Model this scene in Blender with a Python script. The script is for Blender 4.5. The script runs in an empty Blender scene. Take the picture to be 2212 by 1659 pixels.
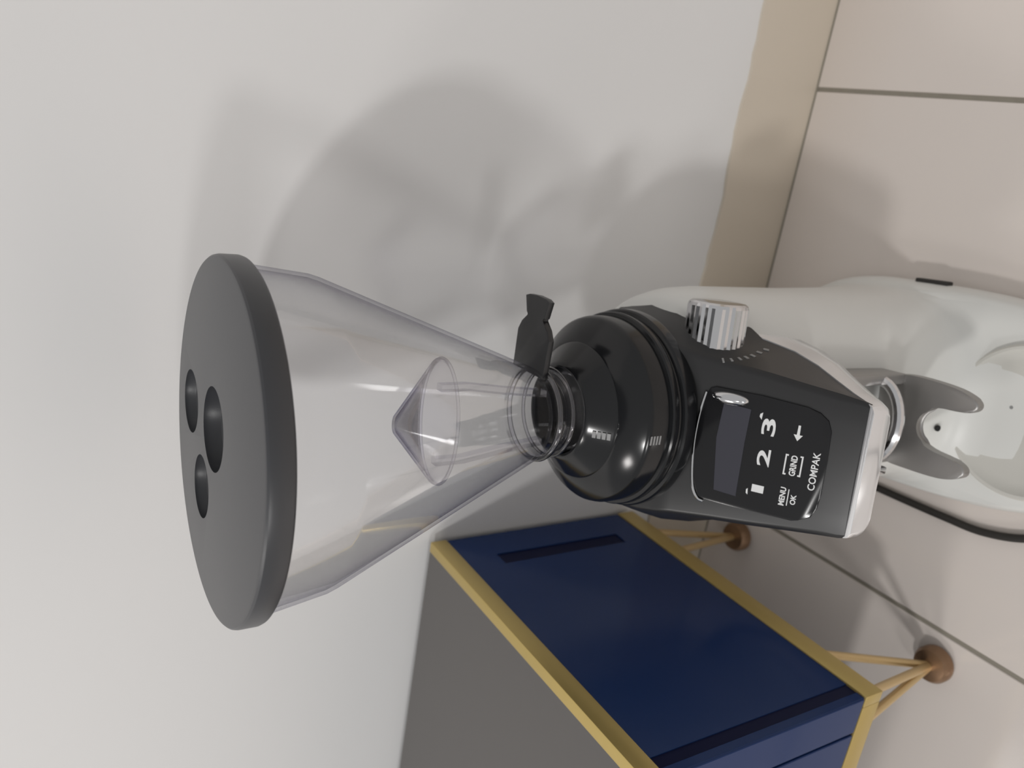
import bpy, bmesh, math, random
from mathutils import Vector, Matrix

scene = bpy.context.scene
C = scene.collection
PI = math.pi
random.seed(7)

# ------------------------------------------------------------------ camera
# fitted from the vanishing points of floor joints, cabinet edges and wall line;
# the phone was held sideways, so the world's "up" points to picture left
RIGHT = Vector((0.9425461, 0.3324876, -0.0325394))
DOWN = Vector((0.1531991, -0.5167296, -0.8423305))
FWD = Vector((-0.2968785, 0.7889503, -0.5379782))
CAM_H = 0.705
FOCAL_PX = 1744.1
cam_data = bpy.data.cameras.new('camera')
cam = bpy.data.objects.new('camera', cam_data)
C.objects.link(cam)
m = Matrix((DOWN, RIGHT, -FWD)).transposed().to_4x4()
m.translation = Vector((0, 0, CAM_H))
cam.matrix_world = m
cam_data.sensor_fit = 'HORIZONTAL'
cam_data.sensor_width = 36.0
cam_data.lens = FOCAL_PX * 36.0 / 2212.0
cam_data.clip_start = 0.01
cam_data.dof.use_dof = True
cam_data.dof.focus_distance = 0.47
cam_data.dof.aperture_fstop = 8.0
scene.camera = cam

# ------------------------------------------------------------------ world and lamps
world = bpy.data.worlds.new('room_ambient')
scene.world = world
world.use_nodes = True
wbg = world.node_tree.nodes['Background']
wbg.inputs['Color'].default_value = (1.0, 0.995, 0.992, 1)
wbg.inputs['Strength'].default_value = 0.47

def area_lamp(name, loc, target, size, power, color, size_y=None):
    d = bpy.data.lights.new(name, 'AREA')
    d.shape = 'RECTANGLE'
    d.size = size
    d.size_y = size_y or size
    d.energy = power
    d.color = color
    o = bpy.data.objects.new(name, d)
    C.objects.link(o)
    o.location = loc
    o.rotation_euler = (Vector(target) - Vector(loc)).to_track_quat('-Z', 'Y').to_euler()
    return o

LID = (-0.183, 0.417, 0.6)
area_lamp('ceiling_lamp', (-1.33, -1.67, 2.6), LID, 0.21, 24.0, (1.0, 0.985, 0.97))
area_lamp('window_light', (-1.18, -2.08, 1.10), LID, 0.28, 8.5, (1.0, 0.985, 0.97), 0.32)
area_lamp('ceiling_lamp_far', (-2.2, -0.58, 2.6), LID, 0.40, 15.0, (1.0, 0.97, 0.94))

vs = scene.view_settings
vs.view_transform = 'Standard'
vs.look = 'None'
vs.gamma = 1.0
vs.exposure = -0.08
vs.use_curve_mapping = False
scene.cycles.transparent_max_bounces = 32
scene.cycles.max_bounces = 10
scene.cycles.caustics_reflective = False
scene.cycles.caustics_refractive = False

# ------------------------------------------------------------------ materials
def srgb(r, g, b):
    f = lambda c: (c / 255 / 12.92) if c / 255 <= 0.04045 else ((c / 255 + 0.055) / 1.055) ** 2.4
    return (f(r), f(g), f(b), 1)

def mat(name, col, rough=0.5, metal=0.0, spec=0.5, noise=None, bump=None, coat=0.0):
    M = bpy.data.materials.new(name)
    M.use_nodes = True
    nt = M.node_tree
    b = nt.nodes['Principled BSDF']
    b.inputs['Base Color'].default_value = col if len(col) == 4 else (*col, 1)
    b.inputs['Roughness'].default_value = rough
    b.inputs['Metallic'].default_value = metal
    b.inputs['Specular IOR Level'].default_value = spec
    b.inputs['Coat Weight'].default_value = coat
    tc = None
    if noise or bump:
        tc = nt.nodes.new('ShaderNodeTexCoord')
    if noise:
        scale, amount = noise
        n = nt.nodes.new('ShaderNodeTexNoise')
        n.inputs['Scale'].default_value = scale
        n.inputs['Detail'].default_value = 5
        nt.links.new(tc.outputs['Object'], n.inputs['Vector'])
        r = nt.nodes.new('ShaderNodeMixRGB')
        c = b.inputs['Base Color'].default_value
        r.inputs['Color1'].default_value = tuple(max(0, x * (1 - amount)) for x in c[:3]) + (1,)
        r.inputs['Color2'].default_value = tuple(min(1, x * (1 + amount)) for x in c[:3]) + (1,)
        nt.links.new(n.outputs['Fac'], r.inputs['Fac'])
        nt.links.new(r.outputs['Color'], b.inputs['Base Color'])
    if bump:
        scale, strength, dist = bump
        n = nt.nodes.new('ShaderNodeTexNoise')
        n.inputs['Scale'].default_value = scale
        n.inputs['Detail'].default_value = 3
        nt.links.new(tc.outputs['Object'], n.inputs['Vector'])
        bp = nt.nodes.new('ShaderNodeBump')
        bp.inputs['Strength'].default_value = strength
        bp.inputs['Distance'].default_value = dist
        nt.links.new(n.outputs['Fac'], bp.inputs['Height'])
        nt.links.new(bp.outputs['Normal'], b.inputs['Normal'])
    return M

def clear_plastic(name, tint, edge, power=2.2, gloss=0.06):
    """thin clear plastic: absorbs more where the ray crosses it at a slant, reflects by Fresnel"""
    M = bpy.data.materials.new(name)
    M.use_nodes = True
    nt = M.node_tree
    nt.nodes.clear()
    out = nt.nodes.new('ShaderNodeOutputMaterial')
    lw = nt.nodes.new('ShaderNodeLayerWeight')
    lw.inputs['Blend'].default_value = 0.5
    pw = nt.nodes.new('ShaderNodeMath')
    pw.operation = 'POWER'
    pw.inputs[1].default_value = power
    nt.links.new(lw.outputs['Facing'], pw.inputs[0])
    mx = nt.nodes.new('ShaderNodeMixRGB')
    mx.inputs['Color1'].default_value = tint
    mx.inputs['Color2'].default_value = edge
    nt.links.new(pw.outputs[0], mx.inputs['Fac'])
    tr = nt.nodes.new('ShaderNodeBsdfTransparent')
    nt.links.new(mx.outputs['Color'], tr.inputs['Color'])
    gl = nt.nodes.new('ShaderNodeBsdfGlossy')
    gl.inputs['Roughness'].default_value = 0.06
    fr = nt.nodes.new('ShaderNodeFresnel')
    fr.inputs['IOR'].default_value = 1.33
    ml = nt.nodes.new('ShaderNodeMath')
    ml.operation = 'MULTIPLY'
    ml.inputs[1].default_value = gloss / 0.06 * 0.7
    nt.links.new(fr.outputs['Fac'], ml.inputs[0])
    sh = nt.nodes.new('ShaderNodeMixShader')
    nt.links.new(ml.outputs[0], sh.inputs['Fac'])
    nt.links.new(tr.outputs[0], sh.inputs[1])
    nt.links.new(gl.outputs[0], sh.inputs[2])
    nt.links.new(sh.outputs[0], out.inputs['Surface'])
    return M

M_WALL = mat('white_wall_paint', (0.80, 0.795, 0.79), 0.55, bump=(45, 0.06, 0.002), noise=(1.6, 0.012))
M_TILE = mat('beige_floor_tile', srgb(231, 222, 215), 0.16, spec=0.42, noise=(5, 0.025))
M_GROUT = mat('grey_grout', srgb(148, 142, 130), 0.8, noise=(90, 0.12))
M_SKIRT = mat('beige_skirting_tile', srgb(214, 203, 187), 0.35, noise=(9, 0.03))
M_LID = mat('black_lid_plastic', srgb(50, 51, 55), 0.36, spec=0.75, bump=(900, 0.05, 0.0005))
M_BLACK = mat('black_gloss_plastic', srgb(24, 25, 27), 0.17, spec=0.45)
M_COVER = mat('dark_grey_satin_plastic', srgb(42, 42, 43), 0.33, spec=0.45)
M_PANEL = mat('black_touch_panel', srgb(26, 26, 28), 0.16, spec=0.4)
M_SCREEN = mat('dark_grey_display', srgb(62, 62, 70), 0.14, spec=0.4)
M_INK = mat('white_print', srgb(225, 226, 226), 0.5)
M_INK2 = mat('grey_print', srgb(150, 150, 150), 0.5)
M_CHROME = mat('polished_chrome', (0.72, 0.72, 0.73), 0.10, metal=1.0)
M_SATIN = mat('satin_steel', (0.40, 0.39, 0.38), 0.42, metal=0.9)
M_TRIM = mat('silver_trim', (0.86, 0.86, 0.87), 0.16, metal=0.6)
M_WHITE = mat('white_enamel', srgb(228, 228, 224), 0.34, spec=0.4)
M_TRAY = mat('white_tray_plastic', srgb(214, 212, 205), 0.40)
M_CORD = mat('black_rubber_cord', srgb(46, 43, 40), 0.55)
M_DARK = mat('dark_hole', srgb(20, 20, 20), 0.7)
M_HOPPER = clear_plastic('clear_hopper_plastic', (0.993, 0.993, 0.996, 1), (0.62, 0.61, 0.68, 1), 5.5, 0.035)
M_BAFFLE = clear_plastic('clear_violet_plastic', (0.965, 0.963, 0.977, 1), (0.46, 0.45, 0.58, 1), 3.0, 0.04)
M_BLUE = mat('blue_glass_panel', srgb(24, 50, 98), 0.13, spec=0.20, noise=(2.5, 0.08))
M_NAVY = mat('dark_navy_groove', srgb(14, 20, 54), 0.55, spec=0.15)
M_GOLD = mat('brushed_gold_frame', srgb(200, 176, 110), 0.36, metal=0.6, noise=(14, 0.05))
M_BRASS = mat('antique_brass_legs', srgb(218, 190, 140), 0.32, metal=0.6)
M_BRONZE = mat('brown_bronze_feet', srgb(146, 116, 90), 0.35, metal=0.6, noise=(160, 0.15))
M_TOPGREY = mat('grey_cabinet_top', srgb(98, 95, 93), 0.40, spec=0.4, noise=(3, 0.02))

# ------------------------------------------------------------------ helpers
def link(name, me, material, parent=None):
    o = bpy.data.objects.new(name, me)
    C.objects.link(o)
    if material is not None:
        me.materials.append(material)
    if parent is not None:
        o.parent = parent
    return o

def smooth(me, angle=35):
    me.polygons.foreach_set('use_smooth', [True] * len(me.polygons))
    try:
        me.set_sharp_from_angle(angle=math.radians(angle))
    except Exception:
        pass

def from_bm(name, bm, material, parent=None, angle=35):
    bmesh.ops.recalc_face_normals(bm, faces=bm.faces)
    me = bpy.data.meshes.new(name)
    bm.to_mesh(me)
    bm.free()
    smooth(me, angle)
    return link(name, me, material, parent)

def bevel_edges(bm, w, seg=2):
    if w > 0:
        bmesh.ops.bevel(bm, geom=list(bm.edges), offset=w, segments=seg, profile=0.6, affect='EDGES')

def bm_box(x0, x1, y0, y1, z0, z1, bev=0.0, seg=2):
    bm = bmesh.new()
    bmesh.ops.create_cube(bm, size=1)
    for v in bm.verts:
        v.co = Vector((x0 + (v.co.x + .5) * (x1 - x0), y0 + (v.co.y + .5) * (y1 - y0), z0 + (v.co.z + .5) * (z1 - z0)))
    bevel_edges(bm, bev, seg)
    return bm

def box(name, a, material, parent=None, bev=0.0, seg=2):
    return from_bm(name, bm_box(*a, bev, seg), material, parent)

def bm_lathe(profile, seg=96, close=False, flute=None):
    """profile: list of (r, z) bottom to top; r == 0 gives a pole"""
    bm = bmesh.new()
    rings = []
    for i, (r, z) in enumerate(profile):
        if r < 1e-6:
            rings.append([bm.verts.new((0, 0, z))])
        else:
            ring = []
            for k in range(seg):
                a = 2 * PI * k / seg
                rr = r
                if flute and flute[0] <= i <= flute[1]:
                    rr = r * (1 - flute[2] * (k % 2))
                ring.append(bm.verts.new((rr * math.cos(a), rr * math.sin(a), z)))
            rings.append(ring)
    pairs = list(zip(rings[:-1], rings[1:]))
    if close:
        pairs.append((rings[-1], rings[0]))
    for A, B in pairs:
        if len(A) == 1 and len(B) == 1:
            continue
        for k in range(seg):
            k2 = (k + 1) % seg
            if len(A) == 1:
                bm.faces.new((A[0], B[k2], B[k]))
            elif len(B) == 1:
                bm.faces.new((A[k], A[k2], B[0]))
            else:
                bm.faces.new((A[k], A[k2], B[k2], B[k]))
    return bm

def bm_loft(sections, cap=True):
    """sections: lists of equal-length closed point loops"""
    bm = bmesh.new()
    rings = [[bm.verts.new(p) for p in s] for s in sections]
    n = len(rings[0])
    for A, B in zip(rings[:-1], rings[1:]):
        for k in range(n):
            k2 = (k + 1) % n
            bm.faces.new((A[k], A[k2], B[k2], B[k]))
    if cap:
        bm.faces.new(rings[0])
        bm.faces.new(rings[-1])
    return bm

def bm_tube(path, r, seg=12, radii=None):
    bm = bmesh.new()
    pts = [Vector(p) for p in path]
    rings = []
    ref = Vector((0, 0, 1))
    for i, p in enumerate(pts):
        t = (pts[min(i + 1, len(pts) - 1)] - pts[max(i - 1, 0)]).normalized()
        if abs(t.dot(ref)) > 0.95:
            ref = Vector((1, 0, 0))
        u = t.cross(ref).normalized()
        w = t.cross(u).normalized()
        rr = radii[i] if radii else r
        rings.append([bm.verts.new(p + rr * (math.cos(2 * PI * k / seg) * u + math.sin(2 * PI * k / seg) * w)) for k in range(seg)])
    for A, B in zip(rings[:-1], rings[1:]):
        for k in range(seg):
            k2 = (k + 1) % seg
            bm.faces.new((A[k], A[k2], B[k2], B[k]))
    bm.faces.new(rings[0])
    bm.faces.new(rings[-1])
    return bm

def spline(pts, n=8):
    """Catmull-Rom through points"""
    P = [Vector(p) for p in pts]
    P = [2 * P[0] - P[1]] + P + [2 * P[-1] - P[-2]]
    out = []
    for i in range(1, len(P) - 2):
        for k in range(n):
            t = k / n
            p0, p1, p2, p3 = P[i - 1], P[i], P[i + 1], P[i + 2]
            out.append(0.5 * ((2 * p1) + (-p0 + p2) * t + (2 * p0 - 5 * p1 + 4 * p2 - p3) * t * t + (-p0 + 3 * p1 - 3 * p2 + p3) * t ** 3))
    out.append(P[-2])
    return out

def bm_prism(poly, z0, z1, bev=0.0, seg=2):
    bm = bmesh.new()
    a = [bm.verts.new((x, y, z0)) for x, y in poly]
    b = [bm.verts.new((x, y, z1)) for x, y in poly]
    n = len(poly)
    bm.faces.new(a[::-1])
    bm.faces.new(b)
    for k in range(n):
        bm.faces.new((a[k], a[(k + 1) % n], b[(k + 1) % n], b[k]))
    if bev:
        es = [e for e in bm.edges if abs(e.verts[0].co.z - e.verts[1].co.z) < 1e-9]
        bmesh.ops.bevel(bm, geom=es, offset=bev, segments=seg, profile=0.6, affect='EDGES')
    return bm

def root(name, label, cat, loc, rz=0.0, group=None):
    o = bpy.data.objects.new(name, None)
    C.objects.link(o)
    o.empty_display_size = 0.05
    o.location = loc
    o.rotation_euler = (0, 0, rz)
    o['label'] = label
    o['category'] = cat
    if group:
        o['group'] = group
    return o

def text_mesh(body, height, width=None, bold=0.0):
    """flat lettering as a mesh, centred on the origin in XY; cap height and width are set by scaling"""
    cu = bpy.data.curves.new('lettering', 'FONT')
    cu.body = body
    cu.align_x = 'CENTER'
    cu.offset = bold
    cu.fill_mode = 'BOTH'
    cu.extrude = 0.02
    cu.resolution_u = 4
    to = bpy.data.objects.new('lettering_tmp', cu)
    C.objects.link(to)
    dg = bpy.context.evaluated_depsgraph_get()
    me = bpy.data.meshes.new_from_object(to.evaluated_get(dg))
    bpy.data.objects.remove(to)
    bpy.data.curves.remove(cu)
    xs = [v.co.x for v in me.vertices]
    ys = [v.co.y for v in me.vertices]
    cx, cy = (min(xs) + max(xs)) / 2, (min(ys) + max(ys)) / 2
    sy = height / (max(ys) - min(ys))
    sx = (width / (max(xs) - min(xs))) if width else sy
    for v in me.vertices:
        v.co = Vector(((v.co.x - cx) * sx, (v.co.y - cy) * sy, v.co.z * 0.004))
    me.materials.clear()
    return me

# ------------------------------------------------------------------ the setting
WALL_Y = 0.829 * CAM_H            # 0.5844
JX = 0.0855                       # a floor joint running away from the wall
TILE = 0.45

floor = box('floor', (-2.6, 2.4, -2.4, WALL_Y + 0.1, -0.05, -0.0012), M_GROUT)
floor['kind'] = 'structure'
g = 0.0042
tile_me = None
for i in range(-5, 5):
    for j in range(6):
        if tile_me is None:
            bm = bm_box(g / 2, TILE - g / 2, -TILE + g / 2, -g / 2, -0.010, 0.0, 0.0007, 1)
            t = from_bm('tile', bm, M_TILE, floor)
            tile_me = t.data
        else:
            t = bpy.data.objects.new('tile', tile_me)
            C.objects.link(t)
            t.parent = floor
        t.location = (JX + i * TILE, WALL_Y - j * TILE, random.uniform(-0.00015, 0.0))

# rear wall: plaster face with the paint stopping in a ragged line at the skirting
wall = box('wall_back', (-2.6, 2.4, WALL_Y, WALL_Y + 0.1, -0.05, 2.7), M_WALL)
wall['kind'] = 'structure'
# skirting tiles, ragged top edge where the paint was cut in by hand
bm = bmesh.new()
n = 420
x0, x1 = -2.6, 2.4
rng = random.Random(3)
top, front = [], []
h = 0.0
for k in range(n + 1):
    x = x0 + (x1 - x0) * k / n
    h += rng.uniform(-0.0012, 0.0012)
    h *= 0.86
    z = 0.0955 + 1.7 * h + 0.0016 * math.sin(x * 23.0) + 0.0010 * math.sin(x * 61)
    front.append((bm.verts.new((x, WALL_Y - 0.0028, 0.0003)), bm.verts.new((x, WALL_Y - 0.0028, z - 0.0008)), bm.verts.new((x, WALL_Y + 0.001, z))))
for a, b in zip(front[:-1], front[1:]):
    bm.faces.new((a[0], b[0], b[1], a[1]))
    bm.faces.new((a[1], b[1], b[2], a[2]))
skirt = from_bm('baseboard_back', bm, M_SKIRT, None, 60)
skirt['kind'] = 'structure'
# narrow dark joint between skirting and floor
jt = box('trim_1', (-2.6, 2.4, WALL_Y - 0.0046, WALL_Y - 0.0024, -0.002, 0.0005), M_GROUT)
jt['kind'] = 'structure'

# ------------------------------------------------------------------ blue and gold cabinet
CX1, CX0 = -0.369, -0.829         # right side, left side
CYB, CYF = WALL_Y - 0.008, 0.268  # back, front
ZB, ZT = 0.129, 0.373             # underside of bottom frame, top
cab = root('bedside_cabinet', 'blue glass cabinet with gold edge frames and brass rod legs against the white wall', 'cabinet',
           ((CX0 + CX1) / 2, (CYB + CYF) / 2, 0.0))
ox, oy = (CX0 + CX1) / 2, (CYB + CYF) / 2
hx, hy = (CX1 - CX0) / 2, (CYB - CYF) / 2
FT, FB = 0.016, 0.021             # frame bar heights

body = box('carcass', (-hx + .004, hx - .004, -hy + .004, hy - .002, ZB + .004, ZT - .004), M_NAVY, cab)
# right side: a narrow front stile, a dark upright groove and one large glass door with a slot pull
def side_quads(sx):
    x_in, x_out = (hx - .006, hx - .0015)
    if sx < 0:
        x_in, x_out = -x_out, -x_in
    yf, yb = -hy, hy
    z0, z1 = ZB + FB, ZT - FT
    gy0, gy1 = 0.277 - oy, 0.2865 - oy
    st = box('corner_stile', (x_in, x_out, yf + .0015, gy0, z0, z1), M_BLUE, cab, .0006, 1)
    gr_ = box('corner_groove', (x_in, x_out - .0008, gy0 - .0002, gy1 + .0002, z0, z1), M_NAVY, cab)
    # door with the slot cut out: four bars of glass around it as one mesh
    sy0, sy1, sz0, sz1 = 0.525 - oy, 0.542 - oy, 0.180, 0.322
    bm = bmesh.new()
    ys = [gy1, sy0, sy1, yb]
    zs = [z0, sz0, sz1, z1]
    for xx in (x_in, x_out):
        vs = [[bm.verts.new((xx, y, z)) for z in zs] for y in ys]
        for i in range(3):
            for j in range(3):
                if i == 1 and j == 1:
                    continue
                bm.faces.new((vs[i][j], vs[i + 1][j], vs[i + 1][j + 1], vs[i][j + 1]))
        if xx == x_in:
            va = vs
    vb = vs
    loop_o = [(i, 0) for i in range(4)] + [(3, j) for j in range(1, 4)] + [(i, 3) for i in (2, 1, 0)] + [(0, j) for j in (2, 1)]
    loop_i = [(1, 1), (2, 1), (2, 2), (1, 2)]
    for lp in (loop_o, loop_i):
        for a, b in zip(lp, lp[1:] + lp[:1]):
            bm.faces.new((va[a[0]][a[1]], va[b[0]][b[1]], vb[b[0]][b[1]], vb[a[0]][a[1]]))
    d = from_bm('door', bm, M_BLUE, cab, 20)
    s = box('slot_pull', (x_in + (.0006 if sx > 0 else 0), x_out - (.0006 if sx < 0 else .0012), sy0 - .0005, sy1 + .0005, sz0 - .0005, sz1 + .0005), M_NAVY, d)
    s['label'] = 'dark upright slot used as the door pull'
side_quads(1)
box('side_panel', (-hx + .0015, -hx + .006, -hy + .0015, hy, ZB + FB, ZT - FT), M_BLUE, cab)
# front: a narrow door leaf beside the corner and a wide one, with a shadow gap between
for (a, b) in ((hx - .0335, hx - .002), (-hx + .009, hx - .0360)):
    box('door', (a, b, -hy + .0005, -hy + .006, ZB + FB + .001, ZT - FT - .001), M_BLUE, cab, .0006, 1)
box('top', (-hx + .003, hx - .0032, -hy + .003, hy, ZT - .006, ZT - .0006), M_TOPGREY, cab)
# gold frames around top and underside
for (za, zb_) in ((ZB, ZB + FB), (ZT - FT, ZT)):
    box('gold_rail', (hx - .010, hx, -hy, hy, za, zb_), M_GOLD, cab, .0008, 2)
    box('gold_rail', (-hx, -hx + .010, -hy, hy, za, zb_), M_GOLD, cab, .0008, 2)
    box('gold_rail', (-hx + .010, hx - .010, -hy, -hy + .010, za, zb_), M_GOLD, cab, .0008, 2)
# legs: three rods meeting in a round foot
def cab_leg(sx, sy):
    fx, fy = sx * (hx - .024), sy * ((CYB - .046) - oy) if sy > 0 else (0.292 - oy)
    bm = bm_lathe([(0, 0), (.0135, 0), (.0165, .003), (.0165, .010), (.0140, .0145), (.006, .0165), (0, .0168)], 32)
    leg = from_bm('leg', bm, M_BRONZE, cab)          # the round foot carries its three rods
    leg.location = (fx, fy, 0)
    if sy < 0:
        tips = [(sx * (hx - .006), 0.326 - oy), (sx * (hx - .006), -hy + .008), (sx * (hx - .034), -hy + .006)]
    else:
        tips = [(sx * (hx - .006), fy + .010), (sx * (hx - .006), fy - .030), (sx * (hx - .040), fy + .012)]
    for tx, ty in tips:
        from_bm('rod', bm_tube([(0, 0, .012), (tx - fx, ty - fy, ZB + .002)], .0036, 12), M_BRASS, leg)
for sx in (1, -1):
    for sy in (-1, 1):
        cab_leg(sx, sy)

# ------------------------------------------------------------------ coffee grinder
HEAD = math.radians(6)
GR = root('coffee_grinder', 'white coffee grinder with clear bean hopper, black round lid and black control panel', 'coffee grinder',
          (-0.1829, 0.4167, 0.0), HEAD)
# local frame: +x right, -y front, z up

def sup(cx, hw, yb, yf, z, ex=2.6, n=96):
    """rounded plan outline: superellipse with separate reach to back (yb>0) and front (yf<0)"""
    out = []
    for k in range(n):
        a = 2 * PI * k / n
        c, s = math.cos(a), math.sin(a)
        e = ex if s < 0 else 2.15
        x = cx + hw * math.copysign(abs(c) ** (2 / e), c)
        r = yb if s > 0 else -yf
        y = r * math.copysign(abs(s) ** (2 / e), s)
        out.append((x, y, z))
    return out

# white cast body with its foot reaching forward
secs = [sup(.021, .084, .108, -.205, .004, 3.1), sup(.021, .089, .112, -.213, .007, 3.1), sup(.021, .090, .113, -.215, .012, 3.1),
        sup(.021, .0895, .112, -.213, .024, 3.1), sup(.021, .087, .110, -.207, .0315, 3.1), sup(.020, .0855, .108, -.198, .0345, 3.0),
        sup(.019, .0845, .108, -.120, .0362, 2.7), sup(.018, .0840, .108, -.098, .042, 2.5), sup(.017, .0838, .108, -.088, .055, 2.4),
        sup(.015, .0838, .107, -.081, .075, 2.4), sup(.013, .0843, .106, -.076, .105, 2.4), sup(.010, .0855, .105, -.072, .15, 2.4),
        sup(.008, .0868, .104, -.070, .20, 2.4), sup(.006, .0880, .103, -.066, .25, 2.4), sup(.005, .0875, .101, -.060, .268, 2.4),
        sup(.004, .0850, .097, -.052, .282, 2.4), sup(.004, .079, .089, -.045, .293, 2.3), sup(.004, .066, .077, -.040, .300, 2.2), sup(.004, .045, .055, -.035, .302, 2.1)]
from_bm('body', bm_loft(secs), M_WHITE, GR, 40)

# feet under the base
for (x, y) in ((-.030, .075), (.062, .075), (-.040, -.15), (.073, -.15)):
    o = from_bm('rubber_foot', bm_lathe([(0, 0), (.010, 0), (.011, .001), (.011, .0055), (0, .0055)], 24), M_CORD, GR)
    o.location = (x, y, 0)

# round white tray let into the front of the base
tr = from_bm('tray', bm_lathe([(0, .0372), (.030, .0372), (.046, .0378), (.0520, .0400), (.0545, .0425), (.0565, .0425), (.058, .0405), (.058, .030), (0, .030)], 72), M_TRAY, GR)
tr.location = (.016, -.144, -.0015)
tr.scale = (1.05, 1.05, 1)
# small dark screw hole in the front of the column
hole = from_bm('screw_hole', bm_lathe([(0, 0), (.0022, 0), (.0026, .0008), (.0026, .002), (0, .002)], 20), M_DARK, GR)
hole.location = (-.003, -.0868, .058)
hole.rotation_euler = (math.radians(75), 0, 0)
# small drain dot in the tray
dt = from_bm('drain_dot', bm_lathe([(0, 0), (.0013, 0), (.0013, .0006), (0, .0006)], 16), M_INK2, tr)
dt.location = (.008, .014, .0371)

# rocker switch on the right flank
sw = box('switch', (-.004, .004, -.0150, .0150, -.0040, .0040), M_CORD, GR, .0014, 2)
sw.location = (.1095, -.038, .021)
sw['label'] = 'black rocker switch on the flank'

# head cover: lofted front to back
#      f      ht     hb     zt     zb     zu
HS = [(-.086, .020, .036, .308, .292),
      (-.076, .036, .056, .3165, .288),
      (-.048, .055, .0740, .3215, .289),
      (-.012, .0660, .0815, .3240, .288),
      (.015, .0655, .0815, .3240, .281),
      (.032, .0625, .0785, .3240, .269),
      (.047, .0590, .0730, .3215, .2545),
      (.056, .0570, .0655, .3165, .2490),
      (.080, .0535, .0610, .3025, .2430),
      (.100, .0510, .0555, .2910, .2430),
      (.120, .0480, .0495, .2795, .2475),
      (.138, .0455, .0460, .2690, .2550),
      (.149, .0438, .0440, .2625, .2580),
      (.1530, .0425, .0430, .2600, .2570)]

def head_section(f, ht, hb, zt, zb, n=7):
    """open U section closed underneath; rounded upper corners, slight crown"""
    pts = []
    r = min(.0035, (zt - zb) * .45)
    crown = .0012
    side = [(hb, zb), (hb + (ht - hb) * .5 + .0008, zb + (zt - r - zb) * .5), (ht + .0008, zt - r)]
    for x, z in side:
        pts.append((x, -f, z))
    for k in range(1, 4):
        a = PI / 2 * k / 4
        pts.append((ht - r + r * math.cos(a), -f, zt - r + r * math.sin(a)))
    for k in range(n):
        u = 1 - 2 * k / (n - 1)
        x = u * (ht - r)
        pts.append((x, -f, zt + crown * (1 - u * u)))
    left = [(-x, y, z) for (x, y, z) in pts[:6]][::-1]
    return pts + left
from_bm('head_cover', bm_loft([head_section(*s) for s in HS]), M_COVER, GR, 32)

# silver trim tray below the head: follows the cover's lower edge
TS = [(.044, .0725, .2560, .2100), (.056, .0662, .2495, .2055), (.080, .0617, .2435, .2070), (.100, .0562, .2435, .2130), (.120, .0503, .2480, .2225),
      (.138, .0468, .2555, .2330), (.149, .0447, .2590, .2385), (.1545, .0425, .2600, .2405), (.1565, .0385, .2595, .2415)]
secs = []
for f, hb, zb, zu in TS:
    r = .004
    pts = [(hb, -f, zb), (hb + .0004, -f, zb - (zb - zu) * .5), (hb - .001, -f, zu + r), (hb - .003, -f, zu + .001), (hb - .007, -f, zu)]
    secs.append(pts + [(-x, y, z) for x, y, z in pts[::-1]])
from_bm('silver_trim', bm_loft(secs), M_TRIM, GR, 40)

# sloping control panel: its own frame (u to the right, v down the slope, n outward)
P0 = Vector((0, -.047, .3215))
VD = Vector((0, -.103, -.060)).normalized()
UD = Vector((1, 0, 0))
ND = UD.cross(-VD).normalized()
if ND.z < 0:
    ND = -ND
PM = Matrix((UD, -VD, ND)).transposed().to_4x4()
PM.translation = P0 + ND * .0006
def place_on_panel(o, u, v, lift=0.0, parent_is_panel=True):
    o.location = (u, -v, lift)

def panel_outline(grow=0.0):
    pts = []
    L, R_, B = -.0400 - grow, .0375 + grow, .1050 + grow
    # top: shallow arc
    top = [(-.0385, .0285), (-.030, .0245), (-.018, .0226), (-.004, .0218), (.010, .0220), (.022, .0228), (.031, .0242), (.0358, .0262)]
    pts += [(u, v - grow) for u, v in top]
    pts += [(R_, .0300), (R_ - .0005, .0600), (R_ - .0025, .0880)]
    pts += [(R_ - .0045, .0960), (R_ - .0085, .1015), (R_ - .0150, B - .0008)]
    pts += [(.004, B), (-.018, B), (-.028, B - .001), (-.035, B - .004), (L + .0015, B - .011), (L, .0900), (L, .0600), (L, .0330)]
    return pts
poly = [(u, -v) for u, v in panel_outline()]
panel = from_bm('control_panel', bm_prism(poly[::-1], -.0015, .0016, .0009, 2), M_PANEL, GR, 30)
panel.matrix_local = PM
# bright curved rim along the upper edge of the panel
rim_pts = [(-.0415, .0325), (-.0400, .0285), (-.0330, .0245), (-.020, .0222), (-.004, .0210), (.010, .0212), (.022, .0222), (.033, .0240)]
rim = from_bm('panel_rim', bm_tube(spline([(u, -v, .0012) for u, v in rim_pts], 5), .0009, 10), M_CHROME, panel)
# raised chrome bump at the display's right end, added to give the highlight there
sh = bm_lathe([(0, .0042), (.0035, .0040), (.0062, .0030), (.0076, .0012), (.0080, 0)], 32)
for v in sh.verts:
    v.co.x *= .55
    v.co.y *= 1.55
sho = from_bm('display_highlight', sh, M_CHROME, panel)
sho.location = (.0315, -.0400, .0010)
scr = from_bm('display', bm_prism([(-.0325, -.0535), (.0045, -.0535), (.0270, -.0545), (.0285, -.0365), (.0040, -.0352), (-.0315, -.0385)], .0012, .0021, .0002, 1), M_SCREEN, panel)
PRINT_Z = .00172
def prt(me, u, v, material=M_INK, name='lettering', rot=0.0):
    o = link(name, me, material, panel)
    o.location = (u, -v, PRINT_Z)
    o.rotation_euler = (0, 0, rot)
    return o
prt(text_mesh('1', .0076, .0050, .03), -.0240, .0664)
prt(text_mesh('2', .0080, .0115, .02), -.0026, .0668)
prt(text_mesh('3', .0086, .0112, .02), .0178, .0668)
prt(text_mesh('COMPAK', .0044, .0250, .015), -.0045, .0982)
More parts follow.
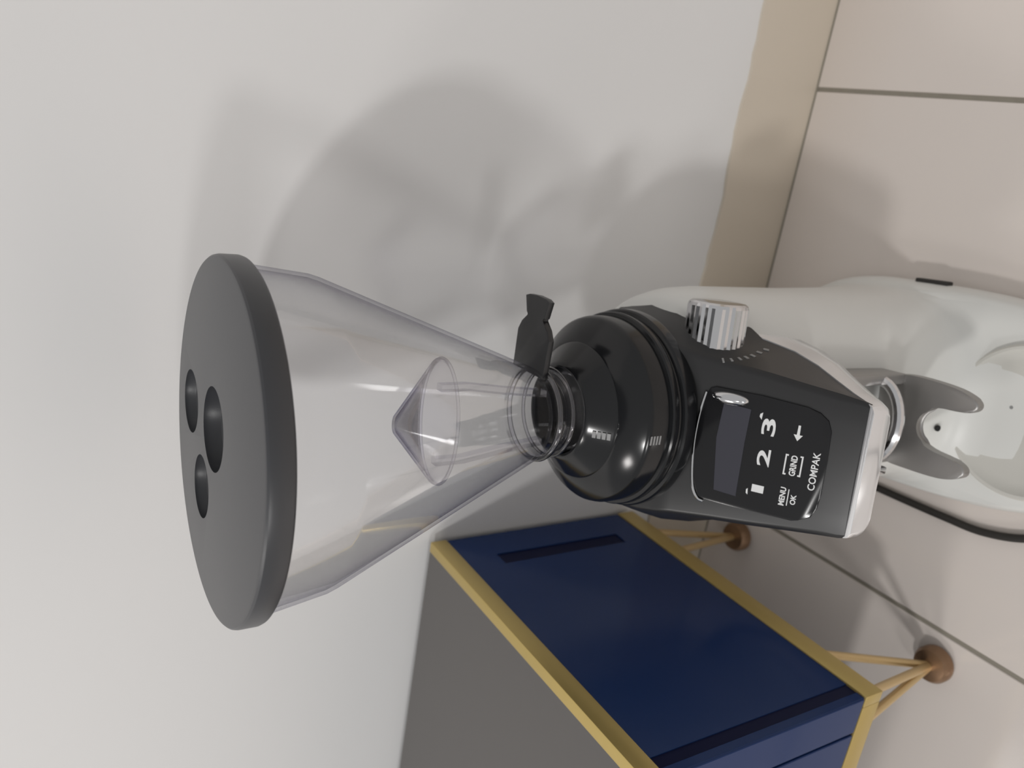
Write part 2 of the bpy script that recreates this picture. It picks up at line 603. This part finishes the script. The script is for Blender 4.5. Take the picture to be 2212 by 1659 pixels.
prt(text_mesh('GRIND', .0040, .0135, .03), -.0037, .0855)
prt(text_mesh('MENU', .0036, .0122, .03), -.0250, .0822)
prt(text_mesh('OK', .0034, .0068, .03), -.0257, .0890)
def flat(poly, name, u, v, material=M_INK, rot=0.0):
    o = from_bm(name, bm_prism(poly, 0, .00022), material, panel)
    o.location = (u, -v, PRINT_Z - .0001)
    o.rotation_euler = (0, 0, rot)
    return o
flat([(-.0055, -.0003), (.0055, -.0003), (.0055, .0003), (-.0055, .0003)], 'divider_mark', -.0250, .0856)
# arrow pointing left
flat([(-.0052, 0), (-.0012, -.0028), (-.0012, -.0009), (.0050, -.0007), (.0050, .0007), (-.0012, .0009), (-.0012, .0028)], 'arrow_mark', .0178, .0852)
# brackets above and below GRIND
br = [(-.0068, 0), (-.0068, .0019), (-.0058, .0019), (-.0058, .0009), (.0058, .0009), (.0058, .0019), (.0068, .0019), (.0068, 0)]
flat([(x, -y) for x, y in br][::-1], 'bracket_mark', -.0037, .0799)
flat(br, 'bracket_mark', -.0033, .0908)
# little cup ticks beside the dose figures
flat([(-.0022, -.0005), (.0022, -.0005), (.0012, .0006), (-.0012, .0006)], 'dose_mark', -.0272, .0600, rot=.1)
flat([(-.0024, -.0007), (.0024, -.0005), (.0010, .0010), (-.0008, .0010)], 'dose_mark', .0242, .0612, rot=-.1)

# black adjustment collar with its rings
col = from_bm('adjustment_collar', bm_lathe([(.040, .318), (.0705, .318), (.0710, .3195), (.0710, .3262), (.0700, .3275), (.0675, .3285), (.0672, .3300),
        (.0685, .3308), (.0690, .3320), (.0690, .3352), (.0682, .3364), (.0660, .3370), (.0660, .3495), (.0652, .3525), (.0635, .3545),
        (.0490, .3648), (.0476, .3652), (.0466, .3668), (.0345, .3772), (.0330, .3792), (.0316, .3800), (.0300, .3798), (.0290, .3785), (.0280, .3660), (.012, .360), (0, .360)], 128), M_BLACK, GR, 28)
col.location = (.005, 0, 0)
# white scale marks on the collar (two short rows)
def collar_mark(x0, r, z, w, hgt, slant=0.0):
    o = from_bm('scale_mark', bm_box(-w / 2, w / 2, -.0003, .0002, -hgt / 2, hgt / 2), M_INK2, col)
    a = math.asin(x0 / r)
    o.location = (x0, -r * math.cos(a), z)
    o.rotation_euler = (slant, 0, a)
for k, z in enumerate(()):
    collar_mark(-.006, .0371, z, .0045, .0019)
for k in range(4):          # upper row lies on the sloping flank
    t = (k + .5) / 4
    o = from_bm('scale_mark', bm_box(-.0022, .0022, -.0012, .0012, -.0002, .0003), M_INK2, col)
    o.location = (-.0065, -(.0360 + .0100 * t), .3765 - .0086 * t)
    o.rotation_euler = (math.radians(40.7), 0, 0)
for k, z in enumerate((.3515, .3490, .3465, .3440)):
    collar_mark(-.004, .0661, z, .0060, .0012)

# hopper: clear shell with real wall thickness
TH = .0020
outer = [(.0272, .372), (.0275, .3835), (.0300, .3860), (.0303, .3985), (.0318, .4010), (.0312, .4035), (.0340, .4100), (.0895, .5530), (.0910, .5580), (.0955, .5900), (.0958, .5950)]
inner = [(r - TH, z + .0006) for r, z in outer[::-1]]
inner[0] = (outer[-1][0] - TH, outer[-1][1])
bm = bm_lathe(outer + inner, 128, close=True)
for v in bm.verts:            # the hopper sits a touch askew in the collar
    v.co.x += .0045 * (.595 - v.co.z) / .2
hop = from_bm('hopper', bm, M_HOPPER, GR, 30)
hop['label'] = 'clear conical bean hopper'
# bean guard inside: shallow clear cone on two upright fins
bm = bm_lathe([(.0402, .4705), (.0410, .4730), (.0060, .5015), (0, .5030), (0, .5014), (.0056, .4998), (.0392, .4724), (.0388, .4705)], 72, close=False)
for v in bm.verts:
    v.co.y *= .62
guard = from_bm('bean_guard', bm, M_BAFFLE, hop, 30)
guard.location = (.0025, 0, 0)
for sx in (1, -1):
    x0, x1, y0, y1 = .0045 + sx * .0235, .0045 + sx * .0165, -.0120, -.0100
    secs = []
    for (x, y, z) in ((x0, y0, .4790), (x0, y0, .4600), (.0045 + sx * .0195, -.011, .4300), (x1, y1, .4000)):
        secs.append([(x - .0022, y - .0035, z), (x + .0022, y - .0035, z), (x + .0022, y + .0035, z), (x - .0022, y + .0035, z)])
    from_bm('guard_strut', bm_loft(secs), M_BAFFLE, hop, 30)

rimp = [(.0025 + .0406 * math.cos(2 * PI * k / 64), .62 * .0406 * math.sin(2 * PI * k / 64), .4712) for k in range(65)]
from_bm('guard_rim', bm_tube(rimp, .0011, 8), M_BAFFLE, hop, 60)
M_NECK = clear_plastic('neck_highlight_plastic', (0.93, 0.925, 0.95, 1), (0.55, 0.54, 0.62, 1), 2.0, 0.30)  # extra-glossy beads added to brighten the neck with highlight lines
nkp = [(.0043 + .0312 * math.cos(2 * PI * k / 64), .0312 * math.sin(2 * PI * k / 64), .3990) for k in range(65)]
from_bm('neck_highlight_ring', bm_tube(nkp, .0018, 10), M_NECK, hop, 60)
nkp = [(.0046 + .0300 * math.cos(2 * PI * k / 64), .0300 * math.sin(2 * PI * k / 64), .3880) for k in range(65)]
from_bm('neck_highlight_ring', bm_tube(nkp, .0013, 10), M_NECK, hop, 60)

# lid with three finger holes
lid_prof = [(0, .5935), (.0945, .5935), (.0985, .5930), (.0997, .5940), (.1002, .5955), (.1002, .6040), (.0998, .6056), (.0988, .6066), (.0972, .6070), (0, .6070)]
bm = bm_lathe(lid_prof, 160)
bmesh.ops.recalc_face_normals(bm, faces=bm.faces)
me = bpy.data.meshes.new('lid')
bm.to_mesh(me)
bm.free()
lid_tmp = bpy.data.objects.new('lid_tmp', me)
C.objects.link(lid_tmp)
cutters = []
for (x, f, r, dep) in ((.0055, -.0030, .0235, .0115), (.0068, -.0600, .0190, .0080), (-.0362, -.0290, .0185, .0080)):
    cb = bm_lathe([(0, -dep), (r * .80, -dep), (r * .92, -dep * .8), (r, -dep * .3), (r * 1.0, .01), (0, .01)], 64)
    bmesh.ops.recalc_face_normals(cb, faces=cb.faces)
    cm = bpy.data.meshes.new('cut')
    cb.to_mesh(cm)
    cb.free()
    co = bpy.data.objects.new('cut', cm)
    co.location = (x, -f, .6070)
    C.objects.link(co)
    md = lid_tmp.modifiers.new('b', 'BOOLEAN')
    md.operation = 'DIFFERENCE'
    md.solver = 'EXACT'
    md.object = co
    cutters.append(co)
bpy.context.view_layer.update()
dg = bpy.context.evaluated_depsgraph_get()
lid_me = bpy.data.meshes.new_from_object(lid_tmp.evaluated_get(dg))
for o in cutters + [lid_tmp]:
    bpy.data.objects.remove(o)
lid_me.materials.clear()
smooth(lid_me, 25)
lid = link('lid', lid_me, M_LID, GR)

# slide gate lever at the hopper's throat
lv = [(.0285, -.0225), (.0545, -.0235), (.0610, -.0190), (.0655, -.0110), (.0675, -.0110), (.0676, -.0138), (.0790, -.0170), (.0805, -.0120), (.0808, .0),
      (.0800, .0110), (.0785, .0160), (.0676, .0118), (.0675, .0090), (.0655, .0090), (.0610, .0165), (.0545, .0205), (.0285, .0205)]
lv = [(x, y * .86) for x, y in lv]
lev = from_bm('gate_lever', bm_prism(lv, -.0022, .0022, .0007, 2), M_COVER, GR, 30)
lev.location = (.003, .010, .4010)
lev.rotation_euler = (0, 0, math.radians(-4))

# fluted chrome knob on the right of the head
kn = bm_lathe([(0, .0), (.0180, .0), (.0203, .0015), (.0208, .0030), (.0208, .0340), (.0200, .0360), (.0182, .0372), (.0140, .0376), (0, .0376)], 56, flute=(2, 4, .035))
knob = from_bm('grind_knob', kn, M_CHROME, GR, 6)
knob.matrix_local = Matrix.Translation((.0520, -.0430, .2845)) @ Matrix.Rotation(PI / 2, 4, 'Y')
# fan of scale ticks printed on the flank around the knob's foot, growing wider along the scale
for k, (pos, nrm) in enumerate((((.0545, -.0727, .3044), (.80, -.40, .45)), ((.0553, -.0753, .2996), (.968, -.216, .129)), ((.0560, -.0762, .2929), (.968, -.215, .13)),
                                ((.0568, -.0762, .2868), (.968, -.215, .13)), ((.0578, -.0756, .2801), (.968, -.215, .13)), ((.0594, -.0732, .2714), (.973, -.206, .105)),
                                ((.0608, -.0712, .2625), (.973, -.208, .102)))):
    N = Vector(nrm).normalized()
    p = Vector(pos)
    Rd = p - Vector((p.x, -.0430, .2845))
    Rd = (Rd - Rd.dot(N) * N).normalized()
    T = N.cross(Rd)
    w = .0006 + .00016 * k
    o = from_bm('scale_tick', bm_box(-.0019, .0019, -w, w, -.0003, .0003), M_INK2, GR)
    mm = Matrix((Rd, T, N)).transposed().to_4x4()
    mm.translation = p + N * .0002
    o.matrix_local = mm

# outlet: short chute under the head, chrome
ch = bm_lathe([(.0, -.030), (.0125, -.030), (.0165, -.024), (.0200, 0), (.0215, .016), (0, .016)], 40)
chute = from_bm('chute', ch, M_CHROME, GR)
chute.location = (.004, -.094, .205)
chute.rotation_euler = (math.radians(-14), 0, 0)
# holder fork: U of cast metal opening to the front
out_pts = [(.0300, .068), (.0400, .076), (.0445, .090), (.0452, .1070), (.0438, .1270), (.0415, .1385), (.0372, .1475), (.0320, .1485), (.0285, .1440),
           (.0272, .1340), (.0262, .1210), (.0205, .1100), (.0105, .1062), (.0005, .1100), (-.0052, .1210), (-.0072, .1340), (-.0090, .1440), (-.0130, .1490),
           (-.0185, .1480), (-.0228, .1385), (-.0246, .1270), (-.0250, .1070), (-.0243, .090), (-.0200, .076), (-.0100, .068)]
sm = spline([(x, f, 0) for x, f in out_pts + [out_pts[0]]], 3)[:-1]
fork = from_bm('holder_fork', bm_prism([(p.x, -p.y) for p in sm], -.0045, .0045, .0018, 3), M_SATIN, GR, 40)
fork.location = (0, 0, .1215)
# bracket carrying the fork: two cheeks and a hoop around the chute mouth
hoop_pts = [(.0100 + .0300 * math.cos(a), -.0880 - .0200 * math.sin(a), .150) for a in [math.radians(v) for v in range(-10, 191, 10)]]
from_bm('chute_hoop', bm_tube(hoop_pts, .0042, 10), M_CHROME, GR)
for s in (-1, 1):
    box('bracket', (.0100 + s * .0310 - .004, .0100 + s * .0310 + .004, -.092, -.064, .122, .205), M_SATIN, GR, .0022, 2)
box('spring_clip', (-.0260, -.0200, -.110, -.080, .155, .185), M_CHROME, GR, .0020, 2)

# mains lead lying beside the base
wp = [(-.205, .520, .030), (-.245, .500, .016), (-.266, .455, .005), (-.2690, .425, .0036), (-.2675, .396, .0036), (-.2660, .362, .0036), (-.2640, .326, .0036),
      (-.2610, .293, .0036), (-.2500, .261, .0036), (-.2310, .236, .0036), (-.200, .195, .0036), (-.175, .120, .0036), (-.190, .03, .0036)]
cord = from_bm('power_cord', bm_tube(spline(wp, 8), .0034, 12), M_CORD, None)
bpy.context.view_layer.update()
inv = Matrix.Translation((-0.1829, 0.4167, 0.0)) @ Matrix.Rotation(HEAD, 4, 'Z')
cord.data.transform(inv.inverted())
cord.parent = GR
cord['label'] = 'black mains lead curving along the floor'
